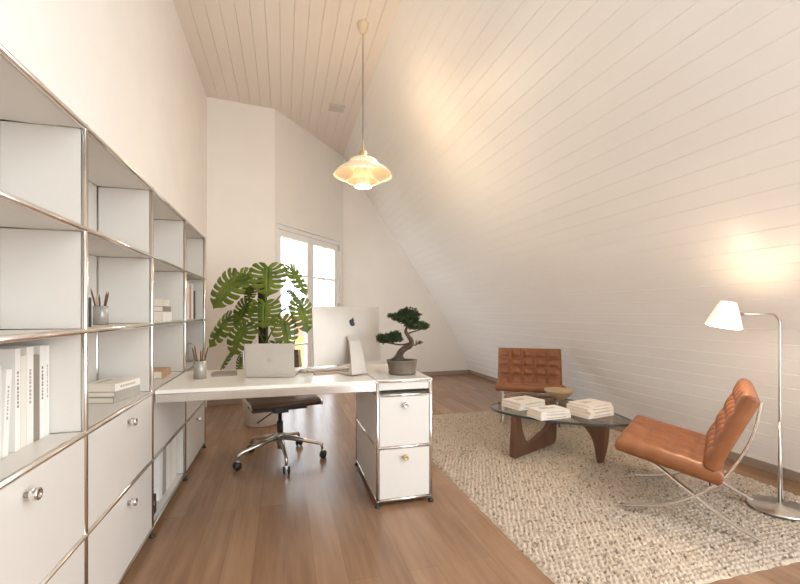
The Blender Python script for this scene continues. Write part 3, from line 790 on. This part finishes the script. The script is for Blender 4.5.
# ------------------------------------------------------------------ rug
RX0, RX1, RY0, RY1 = 1.11, 3.12, 1.355, 4.38
RT = .023
NXr, NYr = 70, 104           # loops
gx, gy = NXr * 4, NYr * 4
lw, lh = (RX1 - RX0) / NXr, (RY1 - RY0) / NYr
rr = random.Random(5)
rh = {}
vs, fs = [], []
for j in range(gy + 1):
    for i in range(gx + 1):
        x = i / 4; y = j / 4
        row = int(y); xo = x + (.5 if row % 2 else 0)
        key = (row, int(xo)); h_ = rh.setdefault(key, rr.uniform(.55, 1))
        fx, fy = xo % 1, y % 1
        b = (math.sin(PI * fx) ** .8) * (math.sin(PI * fy) ** 1.0) if 0 < fx < 1 and 0 < fy < 1 else 0
        edge = min(1, min(i, gx - i, j, gy - j) / 3)
        wob = .0015 * math.sin(j * .9) if i in (0, gx) else 0
        vs.append((RX0 + x * lw + wob + .12 * lw * math.sin(j * .31 + i * .05), RY0 + y * lh + .10 * lh * math.sin(i * .4), (RT - .022) + .022 * b * h_ * edge))
q = gx + 1
for j in range(gy):
    for i in range(gx):
        a = j*q + i; fs.append((a, a+1, a+q+1, a+q))
mb = MB().add(vs, fs, True)
mb.box((RX0 + .003, RY0 + .003, .0), (RX1 - .003, RY1 - .003, RT - .0222))
tag(mb.build('rug', M['rug'], fix=False), 'large chunky woven beige rug on the wooden floor', 'rug')
RZ = RT

# ------------------------------------------------------------------ lounge chairs
def tufted(w, l, t, nx, ny, bulge=.022):
    """cushion: width x in [-w/2,w/2], length y in [0,l], top +z"""
    k = 8; gx_, gy_ = nx * k, ny * k; vs, fs = [], []
    def rnd(u, a): return math.sqrt(max(0, 1 - max(0, (abs(u) - (1 - a)) / a)**2))
    for j in range(gy_ + 1):
        for i in range(gx_ + 1):
            u, v = i / gx_, j / gy_
            e_ = rnd(2*u - 1, .10) * rnd(2*v - 1, .12)
            tf = abs(math.sin(PI * nx * u))**.55 * abs(math.sin(PI * ny * v))**.55
            ln = min(1, abs(math.sin(PI * nx * u)) * 2.2) * min(1, abs(math.sin(PI * ny * v)) * 2.2)
            we = min(1, min(u, 1 - u) / .11) * min(1, min(v, 1 - v) / .11)
            vs.append(Vector(((u - .5) * w, v * l, t/2 - .014 * (1 - e_) - bulge * we * (.35 * (1 - ln) + .8 * (1 - tf)))))
    n0 = len(vs)
    ring = [(i, 0) for i in range(gx_)] + [(gx_, j) for j in range(gy_)] + [(i, gy_) for i in range(gx_, 0, -1)] + [(0, j) for j in range(gy_, 0, -1)]
    q_ = gx_ + 1
    for j in range(gy_):
        for i in range(gx_):
            a = j*q_ + i; fs.append((a, a+1, a+q_+1, a+q_))
    top = [j*q_ + i for i, j in ring]; m = len(ring); prev = top
    for zz, gr in ((t*.18, .008), (-t*.25, .008), (-t/2, -.004)):
        cur = []
        for (i, j) in ring:
            u, v = i / gx_ - .5, j / gy_ - .5
            vs.append(Vector((u * (w + 2*gr), (v * (l + 2*gr)) + l/2, zz))); cur.append(len(vs) - 1)
        for a in range(m): fs.append((prev[a], cur[a], cur[(a+1) % m], prev[(a+1) % m]))
        prev = cur
    fs.append(tuple(prev)[::-1])
    return MB().add(vs, fs, True)
CW = .66
def bar_sweep(pts, x, w=.032, t=.011):
    """flat bar swept in the chair's side plane (local y,z); width along x"""
    c = smooth_curve([(0, a, b) for a, b in pts], 8); vs, fs = [], []
    n = len(c)
    for i, p in enumerate(c):
        d = (c[min(i+1, n-1)] - c[max(i-1, 0)]).normalized(); nr = Vector((0, -d.z, d.y))
        for sx_, sn in ((-1, -1), (1, -1), (1, 1), (-1, 1)): vs.append(Vector((x + sx_*w/2, p.y, p.z)) + nr * sn * t/2)
    for i in range(n - 1):
        for k in range(4): fs.append((i*4+k, i*4+(k+1)%4, (i+1)*4+(k+1)%4, (i+1)*4+k))
    fs += [(3, 2, 1, 0), tuple(4*(n-1) + k for k in range(4))]
    return MB().add(vs, fs)
def lounge_chair(label):
    o = thing('lounge_chair', label, 'chair', group=None)
    PA = [(-.318, .690), (-.283, .51), (-.205, .335), (-.125, .225), (-.05, .158), (.06, .085), (.18, .036), (.31, .007)]
    PB = [(.285, .335), (.20, .318), (.10, .262), (.02, .205), (-.05, .158), (-.13, .100), (-.22, .048), (-.315, .007)]
    for x in (-.275, .275):
        mb = bar_sweep(PA, x); m2 = bar_sweep(PB, x); off = len(mb.v); mb.v += m2.v; mb.f += [[off + q for q in f] for f in m2.f]; mb.sm += m2.sm
        mb.build('side_frame', M['chrome'], o, bevel=.002)
    for (y, z) in ((.265, .325), (-.115, .215), (-.312, .672)):
        MB().tube([(-.275, y, z), (.275, y, z)], .008, 10).build('crossbar', M['chrome'], o)
    # seat: rear bottom to front
    a = Vector((0, -.165, .305)); b = Vector((0, .312, .395)); d = (b - a)
    ang = math.atan2(d.z, d.y); sc = tufted(CW, d.length, .088, 5, 4, .012)
    mt = Matrix.Translation(a) @ Matrix.Rotation(ang, 4, 'X') @ Matrix.Translation((0, 0, -.012)); sc.v = [mt @ p for p in sc.v]
    sc.build('seat_cushion', M['leather'], o)
    a = Vector((0, -.112, .335)); b = Vector((0, -.280, .715)); d = b - a
    bc = tufted(CW, d.length, .078, 5, 4, .038)
    # local y -> up along back, local z -> forward
    yv = d.normalized(); zv = Vector((0, yv.z, -yv.y)); xv = yv.cross(zv)
    mt = Matrix((xv, yv, zv)).transposed().to_4x4(); mt.translation = a; bc.v = [mt @ p for p in bc.v]
    bc.build('back_cushion', M['leather'], o)
    for k in range(7):
        x = -.24 + k * .08; mb = MB()
        mb.box((x - .014, -.004, 0), (x + .014, .0, d.length*.93), Matrix.Translation(a + Vector((0, -.044, .0))) @ Matrix.Rotation(math.atan2(-d.y, d.z), 4, 'X'))
        mb.build('strap', M['leather_side'], o)
    for k in range(7):
        x = -.24 + k * .08
        MB().box((x - .016, -.10, -.066), (x + .016, .40, -.060), Matrix.Translation((0, -.08, .335)) @ Matrix.Rotation(ang, 4, 'X')).build('strap', M['leather_side'], o)
    return o
ch1 = lounge_chair('tan tufted leather lounge chair with crossed chrome legs beside the floor lamp')
ch1.location = (2.305, 1.915, RZ); ch1.rotation_euler = (0, 0, math.radians(36.5)); ch1['group'] = 'pair of lounge chairs'
ch2 = copy_tree(ch1)
ch2['label'] = 'tan tufted leather lounge chair facing forward behind the glass coffee table'
ch2.location = (2.52, 3.89, RZ); ch2.rotation_euler = (0, 0, math.radians(148))

# ------------------------------------------------------------------ coffee table
TZ = .365
tb = thing('coffee_table', 'rounded triangular glass coffee table on two curved walnut legs', 'table', (2.05, 2.80, RZ))
TB = Vector((2.05, 2.80, RZ))
A_, B_, C_ = Vector((1.60, 2.95)), Vector((2.28, 2.36)), Vector((2.36, 3.25))
outl_t = smooth2([(1.585, 2.93), (1.63, 2.76), (1.80, 2.52), (2.02, 2.36), (2.22, 2.295), (2.335, 2.34), (2.39, 2.50), (2.42, 2.75), (2.42, 3.00), (2.36, 3.19), (2.22, 3.26), (2.0, 3.235), (1.80, 3.17), (1.64, 3.08)], 6)
oo = [(x * 1.046 - TB.x, y * 1.046 - TB.y) for x, y in outl_t]
gt = MB().prism(oo, lambda a, b, t: Vector((a, b, t)), TZ - .016 - RZ, TZ - RZ)
top = gt.build('glass_top', M['glass'], tb)
top.data.materials.append(M['glassedge'])
for p in top.data.polygons:
    if len(p.vertices) == 4: p.material_index = 1
pv1, pv0 = Vector((2.235, 3.10)), Vector((1.735, 2.885))
def leg_piece(p0, p1, outline, name):
    d = Vector((p1.x - p0.x, p1.y - p0.y, 0)); L = d.length; d.normalize(); n = Vector((-d.y, d.x, 0))
    o0 = Vector((p0.x, p0.y, RZ)) - TB
    mb = MB(); o = [(a * L, b) for a, b in outline]; o = [(p, max(0, q_)) for p, q_ in smooth2(o, 5)]
    mb.prism(o, lambda a, b, t: o0 + d * a + n * t + Vector((0, 0, b)), -.024, .024)
    return mb.build(name, M['walnut'], tb, bevel=.008)
hT = TZ - .0165 - RZ
leg_piece(pv0, pv1, [(-.01, hT), (-.03, .25), (-.055, .10), (-.055, .015), (-.02, .0), (.10, .003), (.40, .004), (.75, .005), (.97, .01), (1.04, .06), (1.05, .20), (1.02, .325), (.95, .33), (.92, .23), (.82, .16), (.60, .115), (.38, .085), (.24, .11), (.15, .20), (.11, .30), (.09, hT)], 'leg')
leg_piece(Vector((2.30, 2.60)), Vector((2.235, 3.14)), [(-.09, hT), (-.10, .27), (-.075, .15), (-.025, .04), (.0, .0), (.035, .0), (.055, .04), (.10, .14), (.20, .215), (.36, .262), (.60, .285), (.85, .30), (1.0, .33), (1.04, .35), (1.03, hT), (.6, hT), (.2, hT)], 'leg')
# books on the table
def tbl(px, py, z=TZ): return onz(px, py, z)
def stack(x, y, rz, specs, group):
    z = TZ + .0004
    for k, (w, d, t, c, lab, rot_) in enumerate(specs):
        book(lab, w, d, t, c, (x + .004*(k % 2), y, z), rz=rz + rot_, lettering=2 if k == len(specs)-1 else 1, group=group, ink='palink'); z += t + .0004
stack(1.94, 3.09, .22, [(.29, .215, .032, 'whitebook', 'lower white book of the stack in front of the bowl, left of table', 0),
                       (.285, .21, .026, 'cream', 'upper cream book of the left stack on the coffee table', .04)], 'left stack on the coffee table')
stack(1.935, 2.735, .05, [(.27, .175, .024, 'whitebook', 'bottom book of the front middle stack on the coffee table', .02),
                         (.265, .17, .020, 'cream', 'second book of the front middle stack on the coffee table', -.03),
                         (.26, .165, .018, 'whitebook', 'top white book of the front middle stack on the coffee table', .03)], 'front stack on the coffee table')
stack(2.29, 2.715, .19, [(.285, .215, .026, 'whitebook', 'bottom book of the right stack on the coffee table', 0),
                       (.28, .21, .024, 'cream', 'second book from below in the right stack on the coffee table', .05),
                       (.275, .205, .022, 'whitebook', 'third book from below in the right stack on the coffee table', -.03),
                       (.26, .195, .018, 'cream', 'top book of the tallest stack, right on the coffee table', .04)], 'right stack on the coffee table')
bw = tbl(559, 398.5)
bowl = thing('bowl', 'shallow turned wooden bowl on the coffee table between book stacks', 'bowl', (bw.x, bw.y, TZ + .0006))
MB().lathe([(0, 0), (.055, 0), (.060, .006), (.105, .040), (.128, .072), (.131, .082), (.126, .083), (.100, .05), (.055, .018), (0, .014)], 48).build('body', M['bowlwood'], bowl)

# ------------------------------------------------------------------ floor lamp
LB = Vector((2.765, 1.722, RZ))
fl = thing('floor_lamp', 'slim chrome reading lamp with small pleated cream shade by the slope', 'lamp', LB)
MB().lathe([(0, 0), (.145, 0), (.147, .004), (.143, .013), (.02, .017), (.012, .03), (0, .03)], 48).build('base', M['steel'], fl)
side = (Vector((CY, -SY, 0)) * -1.0 + Vector((-SY, -CY, 0)) * .15).normalized()
LT = H - .012 - RZ
arc = [Vector((0, 0, .02)), Vector((0, 0, .6)), Vector((0, 0, LT - .06))]
for k in range(1, 9):
    a = k / 8 * PI / 2; arc.append(Vector((0, 0, LT - .06)) + side * (.06 * (1 - math.cos(a))) + Zv * .06 * math.sin(a))
arc.append(Vector((0, 0, LT)) + side * .285)
MB().tube(arc, .0062, 12).build('pole', M['steel'], fl)
MB().tube([(0, 0, .02), (0, 0, .50)], .0085, 12).build('lower_pole', M['steel'], fl)
MB().tube([Vector((0, 0, LT)) + side * .25, Vector((0, 0, LT)) + side * .315], .009, 12).build('joint', M['steel'], fl)
cord = smooth_curve([Vector((.012, .0, .30)), Vector((.02, .0, .10)), Vector((.05, .01, .03)), Vector((.12, .03, .016)), Vector((.22, .10, .012))], 8)
MB().tube(cord, .003, 8).build('cord', M['steel'], fl)
sc_ = Vector((0, 0, LT)) + side * .358 + Zv * (-.004)
axis = (Zv + side * (-.0) ).normalized()
tiltm = Matrix.Translation(sc_) @ Matrix.Rotation(math.radians(-14), 4, Vector((-side.y, side.x, 0)))
n = 72; shp = []
mb = MB(); vs, fs = [], []
for z, r in ((-.066, .086), (-.064, .0855), (.02, .057), (.072, .0385), (.072, .0365), (.02, .055), (-.066, .084)):
    for k in range(n):
        a = k * 2 * PI / n; q_ = r * (1 + (.012 if k % 2 else -.012))
        vs.append(tiltm @ Vector((q_ * math.cos(a), q_ * math.sin(a), z)))
for i in range(6):
    for k in range(n): fs.append((i*n+k, i*n+(k+1)%n, (i+1)*n+(k+1)%n, (i+1)*n+k))
mb.add(vs, fs, True).build('lamp_shade', M['fabricshade'], fl)
bl = MB().lathe([(0, -.028), (.02, -.02), (.028, 0), (.02, .02), (.012, .035), (0, .036)], 20, mtx=tiltm); 
bl.build('bulb', M['bulb'], fl)

# ------------------------------------------------------------------ pendant
PL = Vector((.70, 3.77, 0))
pn = thing('pendant_lamp', 'glowing cream layered pendant lamp hanging on a black cable', 'lamp', (PL.x, PL.y, 2.31))
zo = -2.31
MB().lathe([(0, ZC + zo), (.052, ZC + zo), (.052, ZC - .015 + zo), (.036, ZC - .075 + zo), (.018, ZC - .098 + zo), (0, ZC - .10 + zo)], 32).build('canopy', M['lampcap'], pn)
MB().tube([(0, 0, ZC - .095 + zo), (0, 0, 2.72 + zo)], .0032, 8).build('cable', M['cable'], pn)
MB().lathe([(0, .43), (.006, .43), (.008, .345), (.022, .335), (.032, .325), (.035, .262), (.03, .258), (0, .258)], 28).build('hub', M['brass'], pn)
def shell(prof, t=.003):
    inner = [(max(0, r - t), z - t * .6) for r, z in prof][::-1]
    return prof + inner
MB().lathe(shell([(.030, .268), (.06, .266), (.10, .255), (.125, .240), (.132, .222), (.130, .214)]), 56).build('top_shade', M['lampwhite'], pn)
MB().lathe(shell([(.085, .215), (.12, .208), (.17, .190), (.22, .160), (.255, .128), (.270, .104)]), 72).build('main_shade', M['lampwhite'], pn)
MB().lathe(shell([(.085, .160), (.088, .12), (.105, .085), (.130, .060), (.146, .046)]), 56).build('middle_shade', M['lampinner'], pn)
MB().lathe(shell([(.062, .13), (.062, .06), (.068, .03), (.079, .004)]), 48).build('inner_shade', M['lampinner'], pn)
MB().lathe([(0, .012), (.05, .012), (.070, .016), (.05, .03), (0, .032)], 36).build('diffuser', M['bulb'], pn)
MB().lathe([(0, .13), (.025, .14), (.035, .165), (.028, .19), (.015, .21), (.012, .255), (0, .255)], 24).build('bulb', M['bulb'], pn)
for k in range(3):
    a = k * 2 * PI / 3 + .5
    MB().tube([(math.cos(a) * r, math.sin(a) * r, z) for r, z in ((.075, .02), (.084, .10), (.09, .16), (.10, .205), (.11, .25))], .003, 6).build('rib', M['lampwhite'], pn)

cs = thing('ceiling_vent', 'small flat square grey grille on the boarded ceiling', 'vent', (.66, 5.42, ZC))
MB().box((-.10, -.10, -.008), (.10, .10, -.0005)).build('frame', M['vent'], cs, bevel=.003)
mb = MB()
for k in range(7): mb.box((-.08, -.075 + k*.022, -.012), (.08, -.063 + k*.022, -.008))
mb.build('slat', M['vent'], cs)

# ------------------------------------------------------------------ light
W = bpy.data.worlds.new('sky'); S.world = W; W.use_nodes = True
bg = W.node_tree.nodes['Background']; bg.inputs['Color'].default_value = (.86, .93, .99, 1); bg.inputs['Strength'].default_value = 3.25
def point(name, loc, power, col, rad):
    l = bpy.data.lights.new(name, 'POINT'); l.energy = power; l.color = col; l.shadow_soft_size = rad
    o = bpy.data.objects.new(name, l); COL.objects.link(o); o.location = loc; return o
point('pendant_side_fill', (PL.x + .17, PL.y, 2.31 + .37), 7.5, (1, .74, .48), .03)  # added light floating beside the shades, stands in for upward spill
point('pendant_down_light', (PL.x, PL.y, 2.31 - .008), 17, (1, .86, .70), .05)
lw_ = LB + tiltm @ Vector((0, 0, .045)); point('floor_lamp_up_light', lw_, 1.7, (1, .74, .46), .02)
lw_ = LB + tiltm @ Vector((0, 0, -.05)); point('floor_lamp_down_light', lw_, 8, (1, .80, .58), .04)
# portals only guide the sampling of the sky through the window and the added slope gap
def portal(name, loc, eul, sx_, sy_):
    l = bpy.data.lights.new(name, 'AREA'); l.shape = 'RECTANGLE'; l.size = sx_; l.size_y = sy_; l.cycles.is_portal = True
    o = bpy.data.objects.new(name, l); COL.objects.link(o); o.location = loc; o.rotation_euler = eul; return o
portal('window_portal', f2((DW0 + DW1) / 2, 1.17, .18), Vector((n2.x, n2.y, 0)).to_track_quat('Z', 'Y').to_euler(), 1.6, 2.3)
portal('slope_gap_portal', (XB, (YR + YS0) / 2, 1.9), Vector((1, 0, 0)).to_track_quat('Z', 'Y').to_euler(), 2.4, 3.9)

S.view_settings.view_transform = 'Standard'; S.view_settings.look = 'None'; S.view_settings.gamma = 1; S.view_settings.use_curve_mapping = False
S.view_settings.exposure = .70
S.cycles.max_bounces = 10; S.cycles.diffuse_bounces = 6; S.cycles.glossy_bounces = 4; S.cycles.transparent_max_bounces = 10
S.cycles.use_denoising = True; S.cycles.sample_clamp_indirect = 4
